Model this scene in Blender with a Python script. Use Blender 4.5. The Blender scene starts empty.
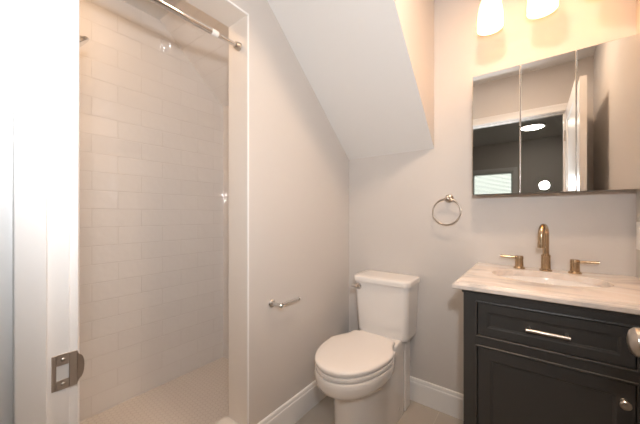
import bpy, bmesh, math, random
from mathutils import Vector, Matrix

C = bpy.context.scene.collection
S = bpy.context.scene
PI = math.pi

# ---------------------------------------------------------------- camera
cam_d = bpy.data.cameras.new('camera')
cam = bpy.data.objects.new('camera', cam_d)
C.objects.link(cam)
cam.location = (0, 0, 1.15)
cam.rotation_euler = (PI / 2, 0, math.radians(37.1))
cam_d.sensor_width = 36
cam_d.lens = 284 / 640 * 36
cam_d.shift_y = 3 / 640
cam_d.clip_start = 0.02
S.camera = cam

# ---------------------------------------------------------------- exposure, world, lights
S.view_settings.view_transform = 'Standard'
S.view_settings.look = 'None'
S.view_settings.exposure = 0.28
S.view_settings.gamma = 1.0
S.view_settings.use_curve_mapping = False
S.cycles.use_denoising = True
S.cycles.max_bounces = 10
S.cycles.diffuse_bounces = 6
S.cycles.glossy_bounces = 6
S.cycles.sample_clamp_indirect = 60.0
S.cycles.blur_glossy = 0.0

LAMP_COLOR = (1.0, 0.48, 0.17)
LAMP_STRENGTH = 3.0
FLASH_POWER = 50.0
CEILING_FILL_POWER = 9.5
SHOWER_POWER = 3.0
H_CEIL = 2.44
CEIL_LIGHT_STRENGTH = 16.0
WINDOW_STRENGTH = 3.0

w = bpy.data.worlds.new('world')
S.world = w
w.use_nodes = True
nt = w.node_tree
nt.nodes.clear()
sky = nt.nodes.new('ShaderNodeTexSky')
sky.sky_type = 'HOSEK_WILKIE'
sky.sun_direction = (0.3, -0.4, 0.75)
sky.turbidity = 4
bg = nt.nodes.new('ShaderNodeBackground')
bg.inputs['Strength'].default_value = WINDOW_STRENGTH
out = nt.nodes.new('ShaderNodeOutputWorld')
wtc = nt.nodes.new('ShaderNodeTexCoord')
wsp = nt.nodes.new('ShaderNodeSeparateXYZ')
nt.links.new(wtc.outputs['Generated'], wsp.inputs[0])
wr = nt.nodes.new('ShaderNodeMapRange')
wr.inputs['From Min'].default_value = 0.2
wr.inputs['From Max'].default_value = 0.6
nt.links.new(wsp.outputs['Z'], wr.inputs['Value'])
wm = nt.nodes.new('ShaderNodeMix')
wm.data_type = 'RGBA'
wm.inputs[6].default_value = (0.50, 0.53, 0.50, 1)      # hazy greenery outside the window
nt.links.new(wr.outputs[0], wm.inputs[0])
nt.links.new(sky.outputs[0], wm.inputs[7])
nt.links.new(wm.outputs[2], bg.inputs[0])
nt.links.new(bg.outputs[0], out.inputs[0])


def light(name, kind, loc, power, color, size=0.03, rot=(0, 0, 0)):
    d = bpy.data.lights.new(name, kind)
    d.energy = power
    d.color = color
    if kind == 'AREA':
        d.shape = 'RECTANGLE'
        d.size, d.size_y = size
    else:
        d.shadow_soft_size = size
    o = bpy.data.objects.new(name, d)
    C.objects.link(o)
    o.location = loc
    o.rotation_euler = rot
    return o


# the photographer's flash, a little above the camera in the doorway
fl = light('camera_flash', 'SPOT', (0.07, -0.02, 1.42), FLASH_POWER, (0.97, 0.985, 1.0), 0.036)
fl.rotation_euler = Vector((-0.62, 0.75, 0.26)).to_track_quat('-Z', 'Y').to_euler()
fl.data.spot_size = math.radians(148)
fl.data.spot_blend = 1.0
# unseen warm lamp added over the shower to tint the upper tiles orange
light('unseen_shower_lamp', 'AREA', (-1.60, 0.30, H_CEIL - 0.01), SHOWER_POWER, (1.0, 0.66, 0.40), (0.14, 0.14))
# unseen warm fill, added under the ceiling for lid and counter tops
dn_ = light('ceiling_fill', 'AREA', (-0.12, 0.95, H_CEIL - 0.005), CEILING_FILL_POWER, (1.0, 0.72, 0.50), (0.13, 0.13))


# ---------------------------------------------------------------- materials
def mat(name):
    m = bpy.data.materials.new(name)
    m.use_nodes = True
    return m, m.node_tree, m.node_tree.nodes['Principled BSDF']


def N(nt, kind, **kw):
    n = nt.nodes.new(kind)
    for k, v in kw.items():
        setattr(n, k, v)
    return n


def simple(name, col, rough=0.5, metal=0.0, noise=0.0, nscale=30, bump=0.0, bscale=200, coat=0.0, spec=0.5, aniso=None):
    m, nt, p = mat(name)
    p.inputs['Base Color'].default_value = (*col, 1)
    p.inputs['Roughness'].default_value = rough
    p.inputs['Metallic'].default_value = metal
    p.inputs['Coat Weight'].default_value = coat
    p.inputs['Specular IOR Level'].default_value = spec
    tc = N(nt, 'ShaderNodeTexCoord')
    if noise > 0:
        t = N(nt, 'ShaderNodeTexNoise')
        t.inputs['Scale'].default_value = nscale
        t.inputs['Detail'].default_value = 3
        nt.links.new(tc.outputs['Object'], t.inputs['Vector'])
        r = N(nt, 'ShaderNodeValToRGB')
        r.color_ramp.elements[0].color = (*[c * (1 - noise) for c in col], 1)
        r.color_ramp.elements[1].color = (*[min(1, c * (1 + noise)) for c in col], 1)
        r.color_ramp.elements[0].position = 0.3
        r.color_ramp.elements[1].position = 0.7
        nt.links.new(t.outputs['Fac'], r.inputs['Fac'])
        nt.links.new(r.outputs['Color'], p.inputs['Base Color'])
    if bump > 0:
        t = N(nt, 'ShaderNodeTexNoise')
        t.inputs['Scale'].default_value = bscale
        nt.links.new(tc.outputs['Object'], t.inputs['Vector'])
        b = N(nt, 'ShaderNodeBump')
        b.inputs['Strength'].default_value = 1.0
        b.inputs['Distance'].default_value = bump
        nt.links.new(t.outputs['Fac'], b.inputs['Height'])
        nt.links.new(b.outputs['Normal'], p.inputs['Normal'])
    return m


def tile_mat(name, plane, bw, rh, off, tile_a, tile_b, grout, mortar=0.0016, rough=0.025, wavy=0.0011, wscale=21, spec=0.9, shift=(0, 0)):
    """Running-bond tiles laid out in metres on a plane given by two axes, e.g. 'YZ'."""
    m, nt, p = mat(name)
    tc = N(nt, 'ShaderNodeTexCoord')
    sp = N(nt, 'ShaderNodeSeparateXYZ')
    nt.links.new(tc.outputs['Object'], sp.inputs[0])
    cb = N(nt, 'ShaderNodeCombineXYZ')
    for i, ax in enumerate(plane):
        a = N(nt, 'ShaderNodeMath', operation='SUBTRACT')
        a.inputs[1].default_value = shift[i]
        nt.links.new(sp.outputs[ax], a.inputs[0])
        nt.links.new(a.outputs[0], cb.inputs[i])
    p.inputs['Specular IOR Level'].default_value = spec
    br = N(nt, 'ShaderNodeTexBrick')
    br.offset = off
    br.inputs['Color1'].default_value = (*tile_a, 1)
    br.inputs['Color2'].default_value = (*tile_b, 1)
    br.inputs['Mortar'].default_value = (*grout, 1)
    br.inputs['Scale'].default_value = 1
    br.inputs['Mortar Size'].default_value = mortar
    br.inputs['Mortar Smooth'].default_value = 0.3
    br.inputs['Brick Width'].default_value = bw
    br.inputs['Row Height'].default_value = rh
    nt.links.new(cb.outputs[0], br.inputs['Vector'])
    nt.links.new(br.outputs['Color'], p.inputs['Base Color'])
    mr = N(nt, 'ShaderNodeMapRange')
    mr.inputs['To Min'].default_value = rough
    mr.inputs['To Max'].default_value = 0.7
    nt.links.new(br.outputs['Fac'], mr.inputs['Value'])
    nt.links.new(mr.outputs[0], p.inputs['Roughness'])
    b1 = N(nt, 'ShaderNodeBump', invert=True)
    b1.inputs['Distance'].default_value = 0.0008
    nt.links.new(br.outputs['Fac'], b1.inputs['Height'])
    if wavy > 0:
        t = N(nt, 'ShaderNodeTexNoise')
        t.inputs['Scale'].default_value = wscale
        t.inputs['Detail'].default_value = 1.0
        nt.links.new(tc.outputs['Object'], t.inputs['Vector'])
        b2 = N(nt, 'ShaderNodeBump')
        b2.inputs['Distance'].default_value = wavy
        nt.links.new(t.outputs['Fac'], b2.inputs['Height'])
        nt.links.new(b2.outputs['Normal'], b1.inputs['Normal'])
    nt.links.new(b1.outputs['Normal'], p.inputs['Normal'])
    return m


def hex_mat(name, size, tile, grout):
    m, nt, p = mat(name)
    tc = N(nt, 'ShaderNodeTexCoord')

    def vm(op, a, b=None, out='Vector'):
        n = N(nt, 'ShaderNodeVectorMath', operation=op)
        for i, v in enumerate((a, b)):
            if v is None:
                continue
            if isinstance(v, tuple):
                n.inputs[i].default_value = v
            else:
                nt.links.new(v, n.inputs[i])
        return n.outputs[out]

    def ma(op, a, b):
        n = N(nt, 'ShaderNodeMath', operation=op)
        for i, v in enumerate((a, b)):
            if isinstance(v, (int, float)):
                n.inputs[i].default_value = v
            else:
                nt.links.new(v, n.inputs[i])
        return n.outputs[0]
    k = 1 / size
    r = (1.0, math.sqrt(3), 1.0)
    h = (0.5, math.sqrt(3) / 2, 0.5)
    q = vm('ADD', vm('MULTIPLY', tc.outputs['Object'], (k, k, 0)), (400, 400 * math.sqrt(3), 0.25))
    a = vm('SUBTRACT', vm('MODULO', q, r), h)
    b = vm('SUBTRACT', vm('MODULO', vm('SUBTRACT', q, h), r), h)
    a = vm('MULTIPLY', a, (1, 1, 0))
    b = vm('MULTIPLY', b, (1, 1, 0))
    lt = ma('LESS_THAN', vm('LENGTH', a, None, 'Value'), vm('LENGTH', b, None, 'Value'))
    mix = N(nt, 'ShaderNodeMix', data_type='VECTOR')
    nt.links.new(lt, mix.inputs[0])
    nt.links.new(b, mix.inputs[4])
    nt.links.new(a, mix.inputs[5])
    g = vm('ABSOLUTE', mix.outputs[1])
    sp = N(nt, 'ShaderNodeSeparateXYZ')
    nt.links.new(g, sp.inputs[0])
    d = ma('MAXIMUM', sp.outputs['X'], vm('DOT_PRODUCT', g, (0.5, math.sqrt(3) / 2, 0), 'Value'))
    mr = N(nt, 'ShaderNodeMapRange')
    mr.inputs['From Min'].default_value = 0.44
    mr.inputs['From Max'].default_value = 0.475
    nt.links.new(d, mr.inputs['Value'])
    mc = N(nt, 'ShaderNodeMix', data_type='RGBA')
    nt.links.new(mr.outputs[0], mc.inputs[0])
    mc.inputs[6].default_value = (*tile, 1)
    mc.inputs[7].default_value = (*grout, 1)
    nt.links.new(mc.outputs[2], p.inputs['Base Color'])
    p.inputs['Roughness'].default_value = 0.4
    bp = N(nt, 'ShaderNodeBump', invert=True)
    bp.inputs['Distance'].default_value = 0.0006
    nt.links.new(mr.outputs[0], bp.inputs['Height'])
    nt.links.new(bp.outputs['Normal'], p.inputs['Normal'])
    return m


def marble_mat(name):
    m, nt, p = mat(name)
    tc = N(nt, 'ShaderNodeTexCoord')
    mp = N(nt, 'ShaderNodeMapping')
    mp.inputs['Rotation'].default_value = (0, 0, math.radians(-22))
    mp.inputs['Scale'].default_value = (3.0, 6.5, 5)
    nt.links.new(tc.outputs['Object'], mp.inputs[0])
    n1 = N(nt, 'ShaderNodeTexNoise')
    n1.inputs['Scale'].default_value = 1.5
    n1.inputs['Detail'].default_value = 8
    n1.inputs['Roughness'].default_value = 0.62
    n1.inputs['Distortion'].default_value = 0.8
    nt.links.new(mp.outputs[0], n1.inputs['Vector'])
    r1 = N(nt, 'ShaderNodeValToRGB')
    e = r1.color_ramp.elements
    e[0].position, e[0].color = 0.30, (0.40, 0.38, 0.36, 1)
    e[1].position, e[1].color = 0.62, (0.80, 0.77, 0.75, 1)
    x = e.new(0.40)
    x.color = (0.60, 0.56, 0.53, 1)
    x = e.new(0.50)
    x.color = (0.74, 0.66, 0.60, 1)
    nt.links.new(n1.outputs['Fac'], r1.inputs[0])
    nt.links.new(r1.outputs[0], p.inputs['Base Color'])
    p.inputs['Roughness'].default_value = 0.12
    return m


M = {}
M['wall'] = simple('greige_paint', (0.605, 0.575, 0.55), 0.5, bump=0.00012, bscale=260, spec=0.3)
M['ceiling'] = simple('white_ceiling_paint', (0.76, 0.755, 0.745), 0.7, bump=0.0001, spec=0.2)
M['trim'] = simple('white_semigloss_paint', (0.82, 0.82, 0.82), 0.32, bump=0.00008, bscale=120)
M['tile_back'] = tile_mat('white_tile_long_wall', 'YZ', 0.251, 0.105, 0.5, (0.83, 0.81, 0.795), (0.81, 0.79, 0.775), (0.70, 0.675, 0.655), shift=(-0.256 - 0.251 / 2 * 0, 1.185 - 0.105 * 60))
M['tile_end'] = tile_mat('white_tile_end_wall', 'XZ', 0.251, 0.105, 0.5, (0.83, 0.81, 0.795), (0.81, 0.79, 0.775), (0.70, 0.675, 0.655), shift=(-3.0, 1.185 - 0.105 * 60))
M['tile_slope'] = tile_mat('white_tile_slope', 'XY', 0.251, 0.077, 0.5, (0.83, 0.81, 0.795), (0.81, 0.79, 0.775), (0.70, 0.675, 0.655), shift=(-3.0, -3.0))
M['hex'] = hex_mat('hexagon_mosaic', 0.028, (0.76, 0.715, 0.67), (0.62, 0.57, 0.53))
M['floor'] = tile_mat('beige_floor_tile', 'YX', 0.61, 0.305, 0.5, (0.47, 0.43, 0.38), (0.45, 0.41, 0.365), (0.60, 0.56, 0.50), mortar=0.002, rough=0.35, wavy=0.0001, wscale=8, spec=0.5, shift=(-2.1, -3.19))
M['porcelain'] = simple('white_porcelain', (0.80, 0.775, 0.75), 0.07, coat=0.3)
M['seat'] = simple('white_seat_plastic', (0.80, 0.77, 0.745), 0.22)
M['charcoal'] = simple('charcoal_paint', (0.045, 0.0435, 0.042), 0.38, bump=0.00005, bscale=90)
M['marble'] = marble_mat('veined_marble')
M['gold'] = simple('champagne_bronze', (0.52, 0.39, 0.255), 0.22, 1.0)
M['nickel'] = simple('brushed_nickel', (0.54, 0.49, 0.44), 0.28, 1.0)
M['strike'] = simple('satin_bronze_nickel', (0.50, 0.44, 0.39), 0.36, 1.0)
M['chrome'] = simple('chrome', (0.72, 0.71, 0.70), 0.07, 1.0)
M['mirror'] = simple('mirror_glass', (0.86, 0.87, 0.865), 0.0, 1.0)
M['cabinet'] = simple('cabinet_metal', (0.22, 0.21, 0.20), 0.4, 0.8)
M['stone'] = simple('cream_curb_marble', (0.80, 0.77, 0.73), 0.2, noise=0.05, nscale=6)
M['plastic'] = simple('white_plastic', (0.80, 0.80, 0.79), 0.3)
M['lining'] = simple('pale_lining', (0.83, 0.79, 0.745), 0.4)
M['black'] = simple('plain_black', (0.012, 0.012, 0.012), 0.5)
M['hole'] = simple('bare_wood_in_latch_hole', (0.62, 0.63, 0.63), 0.6)
M['carpet'] = simple('grey_carpet', (0.32, 0.29, 0.26), 0.95, noise=0.15, nscale=300, bump=0.002, bscale=300)
M['blind'] = simple('white_blind', (0.74, 0.76, 0.74), 0.5)


def emit(name, col, strength):
    m = bpy.data.materials.new(name)
    m.use_nodes = True
    nt = m.node_tree
    p = nt.nodes['Principled BSDF']
    p.inputs['Base Color'].default_value = (0.85, 0.82, 0.78, 1)
    p.inputs['Roughness'].default_value = 0.25
    p.inputs['Emission Color'].default_value = (*col, 1)
    p.inputs['Emission Strength'].default_value = strength
    return m


M['shade'] = emit('lit_frosted_glass', LAMP_COLOR, LAMP_STRENGTH)
M['bulb'] = emit('lit_bulb', LAMP_COLOR, LAMP_STRENGTH * 3)
M['ceil_light'] = emit('lit_diffuser', (1.0, 0.88, 0.72), CEIL_LIGHT_STRENGTH)
gm = bpy.data.materials.new('window_glass')
gm.use_nodes = True
gn = gm.node_tree
gn.nodes.clear()
g_o = N(gn, 'ShaderNodeOutputMaterial')
g_m = N(gn, 'ShaderNodeMixShader')
g_m.inputs[0].default_value = 0.08
g_t = N(gn, 'ShaderNodeBsdfTransparent')
g_t.inputs[0].default_value = (0.96, 0.96, 0.93, 1)
g_g = N(gn, 'ShaderNodeBsdfGlossy')
g_g.inputs['Roughness'].default_value = 0.0
gn.links.new(g_t.outputs[0], g_m.inputs[1])
gn.links.new(g_g.outputs[0], g_m.inputs[2])
gn.links.new(g_m.outputs[0], g_o.inputs[0])
M['glass'] = gm


# ---------------------------------------------------------------- mesh helpers
class MB:
    def __init__(self):
        self.bm = bmesh.new()

    def _bev(self, verts, bev, seg):
        if bev > 0:
            vs = set(verts)
            es = [e for e in self.bm.edges if e.verts[0] in vs and e.verts[1] in vs]
            bmesh.ops.bevel(self.bm, geom=es, offset=bev, segments=seg, affect='EDGES', profile=0.5, clamp_overlap=True)

    def box(self, x0, x1, y0, y1, z0, z1, bev=0.0, seg=2):
        v = [self.bm.verts.new((x, y, z)) for x in (x0, x1) for y in (y0, y1) for z in (z0, z1)]
        for f in ((0, 1, 3, 2), (4, 6, 7, 5), (0, 4, 5, 1), (2, 3, 7, 6), (0, 2, 6, 4), (1, 5, 7, 3)):
            self.bm.faces.new([v[i] for i in f])
        self._bev(v, bev, seg)
        return self

    def prism(self, pts, axis, a, b, bev=0.0, seg=2):
        """extrude a 2-D polygon along axis ('X','Y','Z') from a to b; pts in the other two axes in order"""
        def P(u, w, t):
            return {'X': (t, u, w), 'Y': (u, t, w), 'Z': (u, w, t)}[axis]
        A = [self.bm.verts.new(P(u, w, a)) for u, w in pts]
        B = [self.bm.verts.new(P(u, w, b)) for u, w in pts]
        n = len(pts)
        self.bm.faces.new(A)
        self.bm.faces.new(B[::-1])
        for i in range(n):
            self.bm.faces.new((A[i], A[(i + 1) % n], B[(i + 1) % n], B[i]))
        self._bev(A + B, bev, seg)
        return self

    def loft(self, rings, cap0=True, cap1=True, closed=False):
        R = [[self.bm.verts.new(p) for p in r] for r in rings]
        n = len(R[0])
        last = len(R) if closed else len(R) - 1
        for k in range(last):
            a, b = R[k], R[(k + 1) % len(R)]
            for i in range(n):
                self.bm.faces.new((a[i], a[(i + 1) % n], b[(i + 1) % n], b[i]))
        if not closed:
            if cap0:
                self.bm.faces.new(R[0][::-1])
            if cap1:
                self.bm.faces.new(R[-1])
        return self

    def lathe(self, prof, mtx=None, seg=32):
        """prof: (radius, height) pairs, about local Z, placed by matrix"""
        mtx = mtx or Matrix()
        rings = []
        for r, h in prof:
            r = max(r, 1e-5)
            rings.append([mtx @ Vector((r * math.cos(2 * PI * i / seg), r * math.sin(2 * PI * i / seg), h)) for i in range(seg)])
        return self.loft(rings)

    def tube(self, pts, r, seg=16, cap=True):
        pts = [Vector(p) for p in pts]
        n = len(pts)
        rs = r if isinstance(r, (list, tuple)) else [r] * n
        rings = []
        t0 = (pts[1] - pts[0]).normalized()
        up = Vector((0, 0, 1)) if abs(t0.z) < 0.9 else Vector((1, 0, 0))
        u = t0.cross(up).normalized()
        for i in range(n):
            t = (pts[min(i + 1, n - 1)] - pts[max(i - 1, 0)]).normalized()
            u = (u - t * u.dot(t)).normalized()
            v = t.cross(u)
            rings.append([pts[i] + (u * math.cos(2 * PI * k / seg) + v * math.sin(2 * PI * k / seg)) * rs[i] for k in range(seg)])
        return self.loft(rings, cap, cap)

    def torus(self, c, R, r, mtx=None, seg=56, s2=14):
        mtx = mtx or Matrix()
        rings = []
        for i in range(seg):
            a = 2 * PI * i / seg
            rings.append([mtx @ Vector(((R + r * math.cos(2 * PI * k / s2)) * math.cos(a), (R + r * math.cos(2 * PI * k / s2)) * math.sin(a), r * math.sin(2 * PI * k / s2))) + Vector(c) for k in range(s2)])
        return self.loft(rings, closed=True)

    def build(self, name, m, parent=None, angle=35, origin=None):
        bmesh.ops.remove_doubles(self.bm, verts=self.bm.verts, dist=1e-6)
        bmesh.ops.recalc_face_normals(self.bm, faces=self.bm.faces)
        if origin is not None:
            bmesh.ops.translate(self.bm, verts=self.bm.verts, vec=-Vector(origin))
        me = bpy.data.meshes.new(name)
        self.bm.to_mesh(me)
        self.bm.free()
        me.polygons.foreach_set('use_smooth', [True] * len(me.polygons))
        me.set_sharp_from_angle(angle=math.radians(angle))
        me.materials.append(m)
        o = bpy.data.objects.new(name, me)
        C.objects.link(o)
        wn_ = o.modifiers.new('weighted_normals', 'WEIGHTED_NORMAL')
        wn_.keep_sharp = True
        if parent:
            o.parent = parent
        if origin is not None:
            o.location = origin
        return o


def rotx(loc, ax):
    """matrix whose local Z points along axis vector ax, at loc"""
    q = Vector((0, 0, 1)).rotation_difference(Vector(ax).normalized())
    return Matrix.Translation(loc) @ q.to_matrix().to_4x4()


def thing(name, label, cat, loc=(0, 0, 0)):
    o = bpy.data.objects.new(name, None)
    o.empty_display_size = 0.05
    C.objects.link(o)
    o.location = loc
    o['label'] = label
    o['category'] = cat
    return o


def keep(parts_parent, objs):
    """parts were modelled in world space: keep them there under a moved parent"""
    for o in objs:
        o.parent = parts_parent
        o.matrix_parent_inverse = Matrix.Translation(-Vector(parts_parent.location))


def struct(mb, name, m, label, cat, parent=None, **kw):
    o = mb.build(name, m, parent, **kw)
    if parent is None:
        o['kind'] = 'structure'
        o['label'] = label
        o['category'] = cat
    return o


# ---------------------------------------------------------------- dimensions (metres)
XL, XR = -1.072, 0.342           # left and right wall faces
YB = 1.765                       # back wall face
YF = 0.114                       # bathroom face of the door wall
H = 2.44
WT = 0.146                       # thickness of the left wall at the shower
YO = 0.859                       # far side of the shower opening
ZO = 2.09                        # top of the shower opening
YN = 0.16                        # near side of the shower opening
XS, YS0, YS1 = -1.98, -0.18, 1.34
XJ, XJ2 = -0.53, 0.205           # door opening
ZD = 2.03
XC = -0.480                      # dormer cheek
ZK = 1.548                       # height where the slope meets the back wall
SL = 0.864
YT = YB - (H - ZK) / SL          # where the slope meets the flat ceiling
RX0, RX1, RY = -2.3, 1.7, -2.75  # outer room

# ---------------------------------------------------------------- room shell
struct(MB().box(XL - WT, XR + 0.1, -0.02, YB + 0.1, -0.05, 0), 'floor', M['floor'], 'beige tiled bathroom floor around the toilet', 'floor')
struct(MB().box(RX0 - .1, RX1 + .1, RY - .1, -0.02, -0.05, 0), 'floor_outer', M['carpet'], 'grey carpet of the room outside the bathroom door', 'floor')
struct(MB().box(XL - WT, XR + 0.1, YF, YB + 0.1, H, H + 0.05), 'ceiling', M['ceiling'], 'flat white bathroom ceiling above the vanity', 'ceiling')
struct(MB().box(RX0 - .1, RX1 + .1, RY - .1, YF, H, H + 0.05), 'ceiling_outer', M['ceiling'], 'flat ceiling of the outer room seen in the mirror', 'ceiling')
struct(MB().box(XL - WT, XR + 0.1, YB, YB + 0.1, 0, H), 'wall_back', M['wall'], 'greige back wall behind toilet and vanity', 'wall')
struct(MB().box(XR, XR + 0.1, YF, YB, 0, H), 'wall_right', M['wall'], 'greige wall at the right end of the vanity', 'wall')
wl = MB()
wl.box(XL - WT, XL, YO, YB, 0, H)
wl.box(XL - WT, XL, YN, YO, ZO, H)
wl.box(XL - WT, XL, YF, YN, 0, H)
struct(wl, 'wall_left', M['wall'], 'greige left wall with the shower opening', 'wall')
wf = MB()
wf.box(XL - WT, XJ - 0.019, 0.01, YF, 0, H)
wf.box(XJ2 + 0.019, XR + 0.1, 0.01, YF, 0, H)
wf.box(XJ - 0.019, XJ2 + 0.019, 0.01, YF, ZD + 0.019, H)
wf.box(RX0, XL - WT, 0.01, YF, 0, H)
wf.box(XR + 0.1, RX1, 0.01, YF, 0, H)
struct(wf, 'wall_front', M['wall'], 'greige wall around the bathroom doorway', 'wall')

# sloped ceiling and the triangular cheek of the dormer
t = 0.03
struct(MB().prism([(YB, ZK), (YT, H), (YT + .04, H), (YB, ZK + 0.035)], 'X', XL, XC), 'ceiling_slope', M['ceiling'], 'white sloped ceiling coming down above the toilet', 'ceiling')
struct(MB().prism([(YB, ZK + .002), (YT + .002, H), (YB, H)], 'X', XC - 0.02, XC + 0.0008), 'wall_cheek', M['wall'], 'triangular wall beside the sloped ceiling lit orange', 'wall')

# shower alcove
def zs(y):
    return 2.008 + 0.9 * (YS1 - y)
ysf = YS1 - (H - 2.008) / 0.9
struct(MB().box(XS - 0.05, XS, YS0, YS1, 0, H + 0.05), 'wall_shower', M['tile_back'], 'long tiled wall of the shower', 'wall')
struct(MB().box(XS - 0.05, XL - WT, YS1, YS1 + 0.05, 0, H), 'wall_shower_end', M['tile_end'], 'tiled end wall of the shower beyond the opening', 'wall')
struct(MB().box(XS - 0.05, XL - WT, YS0 - 0.05, YS0, 0, H), 'wall_shower_near', M['tile_end'], 'tiled near wall of the shower that carries the shower head', 'wall')
struct(MB().prism([(YS1, 2.008), (ysf, H), (ysf, H + .04), (YS1, 2.048)], 'X', XS, XL - WT), 'ceiling_shower_slope', M['tile_slope'], 'sloped tiled ceiling at the far end of the shower', 'ceiling')
struct(MB().box(XS, XL - WT, YS0, ysf, H, H + .04), 'ceiling_shower', M['ceiling'], 'flat ceiling over the shower', 'ceiling')
struct(MB().box(XS, XL - WT, YS0, YS1, -0.04, 0.02), 'floor_shower', M['hex'], 'small hexagon mosaic floor of the shower', 'floor')
struct(MB().box(XL - WT, XL - WT + .001, YS0, YN, 0, H), 'wall_shower_return', M['tile_end'], 'tiled inner side of the shower near the door', 'wall')
struct(MB().box(XL - WT - 0.012, XL + 0.012, YN, YO, 0, 0.145, 0.004), 'trim_1', M['stone'], 'cream stone curb at the foot of the shower opening', 'curb')
# pale smooth lining of the shower opening
ln = MB()
ln.box(XL - WT, XL - 0.003, YO - 0.004, YO + 0.002, 0.145, ZO)
ln.box(XL - WT, XL - 0.003, YN, YO - 0.004, ZO - 0.004, ZO + 0.002)
struct(ln, 'trim_6', M['lining'], 'pale lining inside the shower opening', 'trim')
# white edge trim round the shower opening
e = MB()
e.box(XL - 0.004, XL + 0.0025, YO - 0.0055, YO + 0.004, 0.145, ZO + 0.004, 0.001, 1)
e.box(XL - 0.004, XL + 0.0025, YN, YO, ZO - 0.0055, ZO + 0.004, 0.001, 1)
struct(e, 'trim_2', M['trim'], 'thin white corner edge round the shower opening', 'trim')


# baseboards
def base_profile():
    return [(0, 0), (0.016, 0), (0.016, 0.108), (0.0145, 0.112), (0.0145, 0.116), (0.0115, 0.119), (0.0115, 0.130), (0.008, 0.1375), (0.003, 0.140), (0, 0.140)]
bp_ = base_profile()
struct(MB().prism([(XL + a, b) for a, b in bp_], 'Y', YO + .001, YB), 'baseboard_left', M['trim'], 'white baseboard along the left wall beside the toilet', 'baseboard')
struct(MB().prism([(YB - a, b) for a, b in bp_], 'X', XL, -0.2), 'baseboard_back', M['trim'], 'white baseboard along the back wall between toilet and vanity', 'baseboard')

# ---------------------------------------------------------------- door frame, strike plate, door
jb = MB()
jb.box(XJ - 0.019, XJ, 0.01, YF - .006, 0, ZD + 0.019, 0.0015)            # strike jamb
jb.box(XJ2, XJ2 + 0.019, 0.01, YF - .006, 0, ZD + 0.019, 0.0015)
jb.box(XJ, XJ2, 0.01, YF - .006, ZD, ZD + 0.019)
for s_, xx in ((1, XJ), (-1, XJ2)):                                        # stops
    jb.prism([(xx - s_ * .004, .052), (xx + s_ * .0085, .052), (xx + s_ * .0103, .0528), (xx + s_ * .011, .0545), (xx + s_ * .011, .0805), (xx + s_ * .0103, .0822), (xx + s_ * .0085, .083), (xx - s_ * .004, .083)], 'Z', 0, ZD)
jb.box(XJ + .011, XJ2 - .011, 0.052, 0.083, ZD - 0.011, ZD + .004)
frame = struct(jb, 'trim_3', M['trim'], 'white door jamb with strike plate at the left edge', 'door frame')


def casing(mb, y0, s):
    cw = 0.062
    pr = [(0, 0), (0, 0.010), (0.004, 0.013), (0.012, 0.014), (0.020, 0.011), (0.045, 0.015), (0.054, 0.018), (cw, 0.018), (cw, 0)]
    for xx, d in ((XJ - 0.005, -1), (XJ2 + 0.005, 1)):
        mb.prism([(xx + d * a, y0 + s * b) for a, b in pr], 'Z', 0, ZD + 0.005 + cw)
    mb.prism([(y0 + s * b, ZD + 0.005 + a) for a, b in pr], 'X', XJ - 0.005 - cw, XJ2 + 0.005 + cw)
cs = MB()
casing(cs, YF - .006, 1)
struct(cs, 'trim_4', M['trim'], 'white moulded casing round the doorway on the bathroom side', 'door casing')
cs = MB()
casing(cs, 0.01, -1)
struct(cs, 'trim_5', M['trim'], 'white moulded casing round the doorway on the outer side', 'door casing')

# strike plate on the jamb: plate with curved lip, latch opening and two screws
sz = 0.930
yy0, yy1 = 0.0885, 0.1165
pl = MB()
hh = 0.0245
hole = (0.0935, 0.107, sz - 0.0115, sz + 0.0095)
xa, xb = XJ, XJ + 0.0016
pl.box(xa, xb, yy0, hole[0], sz - hh, sz + hh, 0.0006, 1)
pl.box(xa, xb, hole[1], yy1, sz - hh, sz + hh, 0.0006, 1)
pl.box(xa, xb, hole[0], hole[1], sz - hh, hole[2])
pl.box(xa, xb, hole[0], hole[1], hole[3], sz + hh)
strike = pl.build('strike_plate', M['strike'], frame)
strike['label'] = 'satin metal strike plate'
lip = MB()
outl = [(yy1, -hh + .002)]
for i in range(9):
    a = -PI / 2 + PI * i / 8
    outl.append((yy1 + 0.002 + 0.0065 * math.cos(a), (hh - 0.007) * math.sin(a)))
outl.append((yy1, hh - .002))
rings = []
for y, z in outl:
    k = max(0, (y - yy1) / 0.012)
    rings.append((y, z, -0.006 * k * k))
bmv = lip.bm
A = [bmv.verts.new((XJ + 0.0016 + d, y, sz + z)) for y, z, d in rings]
B = [bmv.verts.new((XJ + d, y, sz + z)) for y, z, d in rings]
bmv.faces.new(A)
bmv.faces.new(B[::-1])
for i in range(len(A)):
    j = (i + 1) % len(A)
    bmv.faces.new((A[i], B[i], B[j], A[j]))
lp = lip.build('strike_lip', M['strike'], strike)
hb = MB().box(XJ - .001, XJ + 0.0004, hole[0], hole[1], hole[2], hole[3]).build('latch_hole', M['hole'], strike)
for dz in (-0.0175, 0.0165):
    s_ = MB().lathe([(0.0001, 0.0012), (0.0018, 0.0011), (0.0027, 0.0004), (0.0027, 0)], rotx((XJ + 0.0016, 0.1005, sz + dz), (1, 0, 0)), 16)
    s_.build('screw', M['nickel'], strike)

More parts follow.
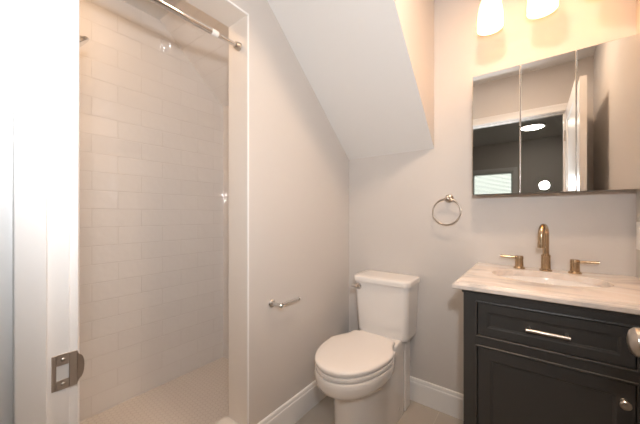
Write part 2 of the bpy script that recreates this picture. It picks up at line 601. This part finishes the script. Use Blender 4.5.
# door leaf, standing open along the right wall
DX, DY0, DY1 = 0.207, 0.130, 0.862
dl = MB()
th = 0.035
dl.box(DX + 0.006, DX + th - 0.006, DY0, DY1, 0.012, ZD - 0.003)
rails = [(0.012, 0.20), (0.92, 1.05), (ZD - 0.115, ZD - 0.003)]
for xs0, xs1 in ((DX, DX + 0.0062), (DX + th - 0.0062, DX + th)):
    dl.box(xs0, xs1, DY0, DY0 + 0.11, 0.012, ZD - 0.003)
    dl.box(xs0, xs1, DY1 - 0.11, DY1, 0.012, ZD - 0.003)
    for z0, z1 in rails:
        dl.box(xs0, xs1, DY0 + 0.11, DY1 - 0.11, z0, z1)
door = struct(dl, 'door_1', M['trim'], 'white panelled bathroom door standing open along the right wall', 'door')
KZ, KY = 0.905, 0.805
for s, x0 in ((-1, DX), (1, DX + th)):
    prof = [(0.0001, 0), (0.032, 0), (0.032, 0.004), (0.028, 0.008), (0.014, 0.011), (0.0115, 0.018), (0.0125, 0.024), (0.018, 0.029), (0.0245, 0.036), (0.0275, 0.045), (0.0265, 0.053), (0.021, 0.059), (0.011, 0.062), (0.0001, 0.063)]
    k = MB().lathe(prof, rotx((x0, KY, KZ), (s, 0, 0)), 40).build('door_knob', M['nickel'], door)
for z in (0.22, 1.05, 1.82):
    MB().tube([(DX - 0.004, DY0 - .004, z - .045), (DX - 0.004, DY0 - .004, z + .045)], 0.0055, 14).build('hinge', M['nickel'], door)
MB().box(DX + .005, DX + th - .005, DY1, DY1 + .0015, KZ - .028, KZ + .028).build('latch_plate', M['strike'], door)

# ---------------------------------------------------------------- outer room (seen in the mirror)
struct(MB().box(RX0 - 0.1, RX0, RY, 0.01, 0, H), 'wall_outer_left', M['wall'], 'left wall of the outer room', 'wall')
struct(MB().box(RX1, RX1 + 0.1, RY, 0.01, 0, H), 'wall_outer_right', M['wall'], 'right wall of the outer room', 'wall')
wx0, wx1, wz0, wz1 = -0.95, -0.30, 0.90, 1.93
wb = MB()
wb.box(RX0, wx0, RY - .1, RY, 0, H)
wb.box(wx1, RX1, RY - .1, RY, 0, H)
wb.box(wx0, wx1, RY - .1, RY, 0, wz0)
wb.box(wx0, wx1, RY - .1, RY, wz1, H)
struct(wb, 'wall_outer', M['wall'], 'far wall of the outer room with the window, seen in the mirror', 'wall')
wn = MB()
cwid = 0.06
for a0, a1, b0, b1 in ((wx0 - cwid, wx0, wz0 - cwid, wz1 + cwid), (wx1, wx1 + cwid, wz0 - cwid, wz1 + cwid), (wx0, wx1, wz0 - cwid, wz0), (wx0, wx1, wz1, wz1 + cwid)):
    wn.box(a0, a1, RY, RY + .018, b0, b1, 0.002)
for a0, a1, b0, b1 in ((wx0, wx0 + .035, wz0, wz1), (wx1 - .035, wx1, wz0, wz1), (wx0 + .035, wx1 - .035, wz0, wz0 + .04), (wx0 + .035, wx1 - .035, wz1 - .04, wz1), (wx0 + .035, wx1 - .035, 1.40, 1.435)):
    wn.box(a0, a1, RY - .07, RY - .03, b0, b1)
win = struct(wn, 'window_1', M['trim'], 'white framed window of the outer room, reflected in the mirror', 'window')
MB().box(wx0 + .035, wx1 - .035, RY - .055, RY - .05, wz0 + .04, wz1 - .04).build('pane', M['glass'], win)
bl = thing('window_blind', 'white slatted blind in the window reflected in the mirror', 'blind', ((wx0 + wx1) / 2, RY - .015, wz1))
sl_ = MB()
z = wz1 - 0.03
while z > wz0 + 0.02:
    sl_.prism([(RY - .024, z + .004), (RY - .0235, z + .0055), (RY - .004, z - .0035), (RY - .0045, z - .005)], 'X', wx0 + .008, wx1 - .008)
    z -= 0.024
hr = MB().box(wx0 + .004, wx1 - .004, RY - .027, RY - .001, wz1 - .025, wz1 - .001, 0.002)
keep(bl, [sl_.build('slats', M['blind']), hr.build('head_rail', M['blind'])])
cl = thing('ceiling_light', 'round lit flush ceiling light reflected in the middle mirror', 'ceiling light', (-0.03, -1.85, H))
keep(cl, [
    MB().lathe([(0.0001, 0), (0.155, 0), (0.158, -0.012), (0.150, -0.022), (0.140, -0.022)], Matrix.Translation((-0.03, -1.85, H)), 40).build('rim', M['trim']),
    MB().lathe([(0.140, -0.020), (0.12, -0.032), (0.06, -0.04), (0.0001, -0.042)], Matrix.Translation((-0.03, -1.85, H)), 40).build('diffuser', M['ceil_light'])])

# ---------------------------------------------------------------- toilet
TX = -0.738
toilet = thing('toilet', 'white two-piece toilet with a closed lid in the corner', 'toilet', (TX, YB, 0))


def outline(y0, L, wd, wb_, yb, z, nf=40, ns=16, nb=10, ex=2.15, k0=0.0):
    """egg-shaped toilet outline; y forward is negative, from the right rear corner round the front"""
    pts = []
    rr = 0.03
    for i in range(ns):
        k = i / ns
        e_ = max(0, (k - k0) / (1 - k0))
        s = e_ * e_ * (3 - 2 * e_)
        pts.append((wb_ + (wd - wb_) * s, (yb - rr) + (y0 - (yb - rr)) * k))
    for i in range(nf + 1):
        a = PI * i / nf
        c, s = math.cos(a), math.sin(a)
        pts.append((wd * math.copysign(abs(c) ** (2 / ex), c), y0 - L * abs(s) ** (2 / ex)))
    for i in range(ns):
        k = 1 - (i + 1) / ns
        e_ = max(0, (k - k0) / (1 - k0))
        s = e_ * e_ * (3 - 2 * e_)
        pts.append((-(wb_ + (wd - wb_) * s), (yb - rr) + (y0 - (yb - rr)) * k))
    for i in range(1, nb):
        a = PI * i / nb
        c, s = math.cos(a), math.sin(a)
        pts.append((-wb_ * math.copysign(abs(c) ** 0.4, c), (yb - rr) + rr * abs(s) ** 0.4))
    return [(TX + x, YB + y, z) for x, y in pts]


lv = [  # z, y0, L, w, wb
    (0.0, -0.38, 0.228, 0.116, 0.131),
    (0.012, -0.38, 0.233, 0.119, 0.134),
    (0.10, -0.38, 0.234, 0.120, 0.134),
    (0.24, -0.38, 0.236, 0.122, 0.134),
    (0.292, -0.385, 0.242, 0.124, 0.134),
    (0.306, -0.41, 0.252, 0.134, 0.134),
    (0.318, -0.43, 0.268, 0.150, 0.134),
    (0.336, -0.445, 0.280, 0.166, 0.134),
    (0.358, -0.445, 0.290, 0.176, 0.134),
    (0.382, -0.445, 0.294, 0.181, 0.134),
    (0.398, -0.445, 0.295, 0.182, 0.134),
    (0.406, -0.445, 0.292, 0.179, 0.132),
    (0.409, -0.445, 0.280, 0.170, 0.124),
]
base = MB().loft([outline(y0, L, wd, wb_, -0.14, z, k0=0.35) for z, y0, L, wd, wb_ in lv])
# raised deck that carries the tank
dk = []
for z, hw, yf in ((0.36, 0.1335, -0.30), (0.418, 0.1345, -0.295), (0.430, 0.1325, -0.292), (0.4345, 0.126, -0.286)):
    dk.append([(TX + x, YB + y, z) for x, y in ((hw, -0.075), (hw, yf + .02), (hw - .005, yf + .006), (hw - .02, yf), (-hw + .02, yf), (-hw + .005, yf + .006), (-hw, yf + .02), (-hw, -0.075))])
base.loft(dk)
bowl = base.build('bowl', M['porcelain'], angle=50)
# rear column below the tank
rc = MB().box(TX - .1385, TX + .1385, YB - .147, YB - .062, 0, 0.402, 0.012, 3).build('rear_skirt', M['porcelain'])

seat = MB().loft([outline(-0.445, 0.290 + d, 0.180 + d, 0.126 + d, -0.285, z, ex=2.1) for z, d in ((0.4115, -.006), (0.4135, 0), (0.425, 0.003), (0.432, 0.001), (0.434, -.006))]).build('seat', M['seat'], angle=50)
lid = MB().loft([outline(-0.445, 0.290 + d, 0.180 + d, 0.130 + d, -0.275, z, ex=2.1) for z, d in ((0.4365, -.007), (0.438, 0), (0.450, 0.004), (0.458, 0.002), (0.462, -.006), (0.465, -.03), (0.4665, -.08))]).build('seat_lid', M['seat'], angle=50)
hg = [MB().tube([(TX + s * .075 - .022, YB - .268, .432), (TX + s * .075 + .022, YB - .268, .432)], 0.011, 16).build('lid_hinge', M['seat']) for s in (-1, 1)]


def rrect(hw, yf, yb, z, r=0.03, bow=0.0, n=6):
    pts = []
    for cx, cy, a0 in ((hw - r, yb - r, 0), (-hw + r, yb - r, PI / 2), (-hw + r, yf + r, PI), (hw - r, yf + r, 3 * PI / 2)):
        for i in range(n + 1):
            a = a0 + PI / 2 * i / n
            pts.append((cx + r * math.cos(a), cy + r * math.sin(a)))
    out_ = []
    # subdivide the front edge so that it can bow out
    full = []
    m_ = len(pts)
    for i in range(m_):
        a, b = pts[i], pts[(i + 1) % m_]
        full.append(a)
        if abs(a[0] - b[0]) > hw * 0.8:
            for k in range(1, 10):
                full.append((a[0] + (b[0] - a[0]) * k / 10, a[1] + (b[1] - a[1]) * k / 10))
    for x, y in full:
        if y < (yf + yb) / 2:
            y -= bow * (1 - (x / hw) ** 2)
        out_.append((TX + 0.006 + x, YB + y, z))
    return out_


tk = MB().loft([rrect(hw, yf, -0.015, z, .028, .012) for z, hw, yf in ((0.424, 0.150, -0.185), (0.428, 0.156, -0.192), (0.445, 0.159, -0.197), (0.60, 0.166, -0.208), (0.742, 0.172, -0.217), (0.745, 0.169, -0.214))]).build('tank', M['porcelain'], angle=50)
tl = MB().loft([rrect(hw, yf, yb, z, .035, .018) for z, hw, yf, yb in ((0.743, 0.172, -0.218, -0.012), (0.745, 0.181, -0.226, -0.008), (0.766, 0.182, -0.227, -0.008), (0.7745, 0.179, -0.223, -0.010), (0.7785, 0.168, -0.211, -0.02), (0.780, 0.13, -0.17, -0.05))]).build('tank_lid', M['porcelain'], angle=50)
lx, ly, lz = TX - 0.130, YB - 0.2155, 0.712
fl = MB()
fl.lathe([(0.0001, -0.01), (0.021, -0.01), (0.021, 0.006), (0.017, 0.013), (0.0001, 0.015)], rotx((lx, ly, lz), (0, -1, 0)), 24)
flo = fl.build('flush_lever', M['chrome'])
fa = MB().tube([(lx, ly - .016, lz), (lx - .02, ly - .021, lz + .001), (lx - .040, ly - .021, lz + .001)], [0.010, 0.009, 0.010], 14).build('lever_arm', M['chrome'])
capo = MB().lathe([(0.0001, 0.008), (0.010, 0.007), (0.0155, 0.004), (0.017, 0.0)], rotx((TX + .1275, YB - .24, 0.07), (1, 0, 0)), 28).build('bolt_cap', M['porcelain'])
keep(toilet, [bowl, rc, seat, lid, tk, tl, flo, capo] + hg)
fa.parent = flo
fa.matrix_parent_inverse = Matrix()

# ---------------------------------------------------------------- vanity cabinet
VX0, VX1, VYF, VZ = -0.222, 0.292, 1.222, 0.862
van = thing('vanity_cabinet', 'charcoal vanity cabinet with one drawer and one door under the marble top', 'cabinet', ((VX0 + VX1) / 2, YB - .27, 0))
DXa, DXb = -0.178, 0.242
drz = (0.692, 0.822)
doz = (0.120, 0.655)
cc = MB()
cc.box(VX0, VX0 + .018, VYF + .018, YB - .002, 0, VZ)
cc.box(VX1 - .018, VX1, VYF + .018, YB - .002, 0, VZ)
cc.box(VX0 + .018, VX1 - .018, YB - .014, YB - .002, 0.09, VZ)
cc.box(VX0 + .018, VX1 - .018, VYF + .018, YB - .014, 0.09, 0.108)
carc = cc.build('carcass', M['charcoal'])
ff = MB()
ff.box(VX0, DXa, VYF, VYF + .018, 0, VZ, 0.0008, 1)
ff.box(DXb, VX1, VYF, VYF + .018, 0, VZ, 0.0008, 1)
ff.box(DXa, DXb, VYF, VYF + .018, drz[1], VZ)
ff.box(DXa, DXb, VYF, VYF + .018, doz[1], drz[0])
ff.box(DXa, DXb, VYF, VYF + .018, 0.06, doz[0])
# beads round the openings
for z0, z1 in (drz, doz):
    r = 0.0038
    for pts in (((DXa, z0), (DXb, z0)), ((DXa, z1), (DXb, z1)), ((DXa, z0), (DXa, z1)), ((DXb, z0), (DXb, z1))):
        (a, b), (c, d) = pts
        ff.tube([(a, VYF - .0005, b), (c, VYF - .0005, d)], r, 10)
# small cove moulding under the top
ff.box(VX0 - .006, VX1 + .006, VYF - .006, VYF + .01, VZ - .012, VZ, 0.003, 2)
ffo = ff.build('face_frame', M['charcoal'])


def panel_front(x0, x1, z0, z1, yf, fr=0.036, dep=0.0055, th_=0.018):
    mb = MB()
    bm = mb.bm
    def ring(i, y):
        return [bm.verts.new(p) for p in ((x0 + i, y, z0 + i), (x1 - i, y, z0 + i), (x1 - i, y, z1 - i), (x0 + i, y, z1 - i))]
    rs = [ring(0, yf + th_), ring(0, yf + .0012), ring(0.0012, yf), ring(fr, yf), ring(fr + .004, yf + .003), ring(fr + .006, yf + .003), ring(fr + 0.0085, yf + dep)]
    for a, b in zip(rs, rs[1:]):
        for i in range(4):
            bm.faces.new((a[i], a[(i + 1) % 4], b[(i + 1) % 4], b[i]))
    bm.faces.new(rs[0][::-1])
    bm.faces.new(rs[-1])
    return mb


g = 0.0055
dr = panel_front(DXa + g, DXb - g, drz[0] + g, drz[1] - g, VYF + .001, fr=.030).build('drawer', M['charcoal'], angle=20)
do = panel_front(DXa + g, DXb - g, doz[0] + g, doz[1] - g, VYF + .001, fr=.040).build('door', M['charcoal'], angle=20)
px, pz = 0.033, 0.757
pu = MB()
yb_ = VYF + .008
pu.tube([(px - .058, yb_ - .032, pz), (px + .058, yb_ - .032, pz)], 0.0056, 18)
for s in (-1, 1):
    pu.tube([(px + s * .050, yb_, pz), (px + s * .050, yb_ - .032, pz)], 0.0048, 14)
puo = pu.build('drawer_pull', M['nickel'])
kn = MB().lathe([(0.0001, 0), (0.0085, 0), (0.006, 0.004), (0.0055, 0.012), (0.008, 0.016), (0.0125, 0.020), (0.0135, 0.024), (0.0105, 0.0285), (0.0001, 0.030)], rotx((0.212, VYF + .001, 0.593), (0, -1, 0)), 32).build('door_knob', M['nickel'])
keep(van, [carc, ffo, dr, do])
for child, par in ((puo, dr), (kn, do)):
    child.parent = par

# ---------------------------------------------------------------- countertop with oval cut-out, undermount sink
CX0, CX1, CYF, CZ = -0.258, 0.339, 1.197, 0.890
SX, SY, SA, SB = 0.040, 1.515, 0.195, 0.140
CT = 0.027


def perim(inset, n=96):
    """points on the counter's outline at even angles about the sink centre"""
    x0, x1, y0, y1 = CX0 + inset, CX1 - (inset * 0.0), CYF + inset, YB - .001
    corners = [(x0, y0), (x1, y0), (x1, y1), (x0, y1)]
    angs = [2 * PI * i / n for i in range(n)]
    for cx, cy in corners:
        a = math.atan2(cy - SY, cx - SX) % (2 * PI)
        j = min(range(n), key=lambda q: abs((angs[q] - a + PI) % (2 * PI) - PI))
        angs[j] = a
    pts = []
    for a in angs:
        c, s = math.cos(a), math.sin(a)
        ts = []
        if c > 1e-9: ts.append((x1 - SX) / c)
        if c < -1e-9: ts.append((x0 - SX) / c)
        if s > 1e-9: ts.append((y1 - SY) / s)
        if s < -1e-9: ts.append((y0 - SY) / s)
        tt = min(ts)
        pts.append((SX + c * tt, SY + s * tt))
    return pts, angs


outer_levels = [(0.004, CZ - CT), (0.000, CZ - CT + .003), (0.000, CZ - .012), (0.003, CZ - .007), (0.007, CZ - .006), (0.009, CZ - .002), (0.012, CZ)]
rings = []
for ins, z in outer_levels:
    pts, angs = perim(ins)
    rings.append([(x, y, z) for x, y in pts])
_, angs = perim(0)


def ell(a_, b_, z):
    r = []
    for a in angs:
        k = 1 / math.sqrt((math.cos(a) / a_) ** 2 + (math.sin(a) / b_) ** 2)
        r.append((SX + math.cos(a) * k, SY + math.sin(a) * k, z))
    return r
rings += [ell(SA + .003, SB + .003, CZ), ell(SA + .0008, SB + .0008, CZ - .001), ell(SA, SB, CZ - .004), ell(SA, SB, CZ - CT)]
ct = MB().loft(rings, closed=True).build('countertop', M['marble'], angle=30)
ct['label'] = 'pale veined marble vanity countertop with an oval sink cut-out'
ct['category'] = 'countertop'

sink = thing('sink', 'white oval undermount sink set in the marble countertop', 'sink', (SX, SY, CZ - .16))
bw = []
for k, z in ((1.07, 0.0), (1.02, 0.0), (1.005, -.004), (0.985, -.02), (0.95, -.05), (0.88, -.08), (0.74, -.105), (0.50, -.120), (0.2, -.126), (0.10, -.127)):
    bw.append(ell(SA * k, SB * k, CZ - CT - .0005 + z))
for k, z in ((0.10, -.137), (0.5, -.132), (0.80, -.113), (0.97, -.075), (1.03, -.03), (1.07, -.012)):
    bw.append(ell(SA * k, SB * k, CZ - CT + z))
b_o = MB().loft(bw, closed=True).build('basin', M['porcelain'], angle=60)
dn = MB().lathe([(0.0001, .004), (0.012, .0035), (0.017, .001), (0.021, .002), (0.0225, 0), (0.019, -.02)], Matrix.Translation((SX, SY, CZ - CT - .1275)), 28).build('drain', M['gold'])
keep(sink, [b_o, dn])

# ---------------------------------------------------------------- faucet
FX, FY = 0.041, 1.693
fau = thing('faucet', 'bronze gold widespread faucet with two lever handles behind the sink', 'faucet', (FX, FY, CZ))
sp = MB()
sp.lathe([(0.0001, 0), (0.0245, 0), (0.0245, .004), (0.021, .008), (0.0185, .010), (0.0178, .066), (0.0185, .068), (0.0185, .072), (0.0145, .077), (0.0001, .078)], Matrix.Translation((FX, FY, CZ)), 32)
ang = math.radians(-12)
dirv = Vector((math.sin(ang), -math.cos(ang), 0))
pts = [Vector((FX, FY, CZ + .07)), Vector((FX, FY, CZ + .12)), Vector((FX, FY, CZ + .165))]
Rg = 0.043
for i in range(1, 15):
    a = PI * 0.98 * i / 14
    pts.append(Vector((FX, FY, CZ + .165)) + dirv * (Rg - Rg * math.cos(a)) + Vector((0, 0, Rg * math.sin(a))))
for i in range(1, 4):
    pts.append(pts[-1] + Vector((0, 0, -0.012)) + dirv * .0004)
sp.tube(pts, 0.0128, 20)
e0 = pts[-1]
sp.lathe([(0.0001, 0.006), (0.0125, 0.006), (0.0138, 0.003), (0.0138, -.016), (0.0125, -.019), (0.0001, -.019)], Matrix.Translation(e0), 24)
spo = sp.build('spout', M['gold'])
fh = []
for s in (-1, 1):
    hx = FX + s * 0.1015
    h = MB().lathe([(0.0001, 0), (0.024, 0), (0.024, .004), (0.0205, .008), (0.0175, .011), (0.0165, .045), (0.0175, .046), (0.0175, .058), (0.0155, .062), (0.0001, .063)], Matrix.Translation((hx, FY, CZ)), 32).build('handle', M['gold'])
    l_ = MB().tube([(hx, FY, CZ + .052), (hx + s * .03, FY, CZ + .053), (hx + s * .062, FY - .002, CZ + .055), (hx + s * .078, FY - .003, CZ + .056)], [0.0062, 0.0058, 0.0056, 0.006], 16).build('lever', M['gold'])
    l_.parent = h
    fh.append(h)
keep(fau, [spo] + fh)

# ---------------------------------------------------------------- mirrored medicine cabinet
MX = (-0.258, -0.0545, 0.1425, 0.3405)
MZ0, MZ1, MY = 1.253, 1.862, 1.645
med = thing('medicine_cabinet', 'mirrored medicine cabinet with three doors above the vanity', 'medicine cabinet', (0.042, YB, MZ0))
cb_ = MB().box(MX[0] + .003, MX[3] - .001, MY + .006, YB - .001, MZ0 + .002, MZ1 - .002, 0.0015, 1).build('cabinet_body', M['cabinet'])
mds = []
MIRROR_AJAR = 0.012
for i in range(3):
    x0, x1 = MX[i] + .0016, MX[i + 1] - .0016
    mb = MB()
    bm = mb.bm
    def ring(ii, y, x0=x0, x1=x1):
        return [bm.verts.new(p) for p in ((x0 + ii, y, MZ0 + ii), (x1 - ii, y, MZ0 + ii), (x1 - ii, y, MZ1 - ii), (x0 + ii, y, MZ1 - ii))]
    rs = [ring(0, MY + .0055), ring(0, MY + .0005), ring(0.0016, MY)]
    for a, b in zip(rs, rs[1:]):
        for q in range(4):
            bm.faces.new((a[q], a[(q + 1) % 4], b[(q + 1) % 4], b[q]))
    bm.faces.new(rs[0][::-1])
    bm.faces.new(rs[-1])
    if i == 2:      # the right-hand door stands a hair ajar
        bmesh.ops.rotate(bm, verts=bm.verts, cent=(x0, MY + .0055, 0), matrix=Matrix.Rotation(-MIRROR_AJAR, 3, 'Z'))
    mds.append(mb.build('mirror_door', M['mirror'], angle=3))
keep(med, [cb_] + mds)

# ---------------------------------------------------------------- vanity light with three glass shades
vl = thing('vanity_light', 'wall light with lit frosted glass shades above the mirror', 'wall lamp', (0.03, YB, 2.36))
bar = MB().box(-0.24, 0.30, YB - .022, YB - .001, 2.315, 2.405, 0.006, 3).build('backplate', M['chrome'])
parts = [bar]
for x in (-0.176, 0.027, 0.230):
    ya, zb = 1.625, 2.072
    a_ = MB().tube([(x, YB - .02, 2.36), (x, YB - .06, 2.362), (x, ya + .02, 2.352), (x, ya + .004, 2.335), (x, ya, 2.315), (x, ya, 2.275)], 0.008, 14)
    a_.lathe([(0.0001, .0), (.022, 0), (.022, .006), (.012, .012), (.0001, .013)], rotx((x, YB - .022, 2.36), (0, -1, 0)), 24)
    a_.lathe([(0.0001, .048), (.012, .046), (.022, .036), (.030, .022), (.031, .0), (.026, .0)], Matrix.Translation((x, ya, zb + .158)), 28)
    parts.append(a_.build('arm', M['chrome']))
    pr = [(0.026, .165), (0.030, .160), (0.040, .140), (0.049, .110), (0.0555, .070), (0.058, .030), (0.058, .0), (0.0555, .0), (0.0555, .03), (0.053, .07), (0.0465, .108), (0.038, .137), (0.028, .157)]
    rings = [[(x + r * math.cos(2 * PI * i / 40), ya + r * math.sin(2 * PI * i / 40), zb + h) for i in range(40)] for r, h in pr]
    sh = MB().loft(rings, closed=True).build('lamp_shade', M['shade'], angle=60)
    bu = MB().lathe([(0.0001, .045), (.014, .048), (.026, .062), (.030, .080), (.026, .100), (.016, .120), (.013, .15), (.0001, .151)], Matrix.Translation((x, ya, zb)), 24).build('bulb', M['bulb'])
    bu.parent = sh
    parts.append(sh)
keep(vl, parts)

# ---------------------------------------------------------------- towel ring
RX_, RZ_ = -0.396, 1.245
tr = thing('towel_ring', 'chrome towel ring on the wall between toilet and mirror', 'towel ring', (RX_, YB, RZ_))
po = MB()
po.lathe([(0.0001, 0), (0.024, 0), (0.024, .005), (0.019, .010), (0.010, .013), (0.0085, .034), (0.0115, .038), (0.0115, .050), (0.008, .053), (0.0001, .054)], rotx((RX_, YB - .0005, RZ_), (0, -1, 0)), 28)
rg = MB().torus((RX_ - .004, YB - .046, RZ_ - .076), 0.0735, 0.0045, Matrix.Rotation(PI / 2 - .03, 4, 'X'))
keep(tr, [po.build('post', M['nickel']), rg.build('ring', M['nickel'])])

# ---------------------------------------------------------------- toilet paper holder
PY, PZ = 1.008, 0.700
tp = thing('toilet_paper_holder', 'empty chrome toilet paper holder on the left wall', 'toilet paper holder', (XL, PY, PZ))
po = MB().lathe([(0.0001, 0), (0.0215, 0), (0.0215, .005), (0.017, .010), (0.010, .013), (0.009, .050), (0.0115, .053), (0.0115, .072), (0.008, .076), (0.0001, .077)], rotx((XL + .0005, PY, PZ), (1, 0, 0)), 28).build('post', M['chrome'])
ax = XL + .063
ar = MB().tube([(ax, PY + .008, PZ + .001), (ax, PY + .06, PZ + .003), (ax, PY + .136, PZ + .003)], [0.0068, 0.0068, 0.0068], 18)
ar.lathe([(0.0001, -.003), (.008, -.003), (.0092, 0), (.0092, .006), (.006, .010), (.0001, .011)], rotx((ax, PY + .136, PZ + .003), (0, 1, 0.02)), 18)
aro = ar.build('arm', M['chrome'])
clr = MB().tube([(ax, PY + .010, PZ + .001), (ax, PY + .015, PZ + .0012)], 0.0078, 18).build('band', M['black'])  # black ring at the gap between post and arm
clr['label'] = 'dark collar'
keep(tp, [po, aro, clr])

# ---------------------------------------------------------------- shower rod and shower head
RDX, RDZ = -1.1325, 1.957
rod = thing('shower_rod', 'chrome tension curtain rod across the shower opening', 'shower rod', (RDX, YO, RDZ))
ro = MB().tube([(RDX, YN + .012, RDZ), (RDX, 0.716, RDZ)], 0.0125, 24).build('outer_tube', M['chrome'])
ri = MB().tube([(RDX, 0.70, RDZ), (RDX, YO - .016, RDZ)], 0.0098, 24).build('inner_tube', M['chrome'])
slv = MB().tube([(RDX, 0.706, RDZ), (RDX, 0.709, RDZ), (RDX, 0.736, RDZ), (RDX, 0.739, RDZ)], [0.0125, 0.0138, 0.0138, 0.0115], 24).build('sleeve', M['plastic'])
slv['label'] = 'white plastic sleeve'
fl_ = [MB().lathe([(0.0001, 0), (0.019, 0), (0.0195, .004), (0.0175, .014), (0.0155, .024), (0.012, .026), (0.0001, .026)], rotx((RDX, y, RDZ), (0, s, 0)), 28).build('end_cap', M['nickel']) for y, s in ((YO - .0042, -1), (YN + .0003, 1))]
keep(rod, [ro, ri, slv] + fl_)

SHX = -1.56
shh = thing('shower_fixture', 'shower head on a wall arm just behind the door jamb', 'shower head', (SHX, YS0, 2.0))
arm = MB().tube([(SHX, YS0 + .002, 2.02), (SHX, YS0 + .12, 2.03), (SHX, YS0 + .26, 2.02), (SHX, YS0 + .42, 1.965), (SHX, YS0 + .49, 1.915)], 0.010, 16)
arm.lathe([(0.0001, 0), (.03, 0), (.028, .006), (.012, .012)], rotx((SHX, YS0 + .0005, 2.02), (0, 1, 0)), 24)
hd = MB().lathe([(0.0001, -.01), (.013, -.01), (.015, .012), (.03, .028), (.048, .040), (.050, .050), (.046, .053), (.0001, .053)], rotx((SHX, YS0 + .49, 1.915), (0, 0.72, -0.69)), 32)
keep(shh, [arm.build('shower_arm', M['chrome']), hd.build('spray_head', M['chrome'])])

# ---------------------------------------------------------------- outlet plate on the right wall
ou = thing('outlet', 'white wall outlet on the right wall just above the countertop', 'outlet', (XR, 1.70, 1.065))
op = MB().box(XR - .006, XR - .0003, 1.665, 1.735, 1.008, 1.122, 0.002, 2).build('cover_plate', M['plastic'])
so = [MB().box(XR - .0075, XR - .0055, 1.683, 1.717, z, z + .03, 0.003, 2).build('socket', M['plastic']) for z in (1.027, 1.073)]
keep(ou, [op] + so)
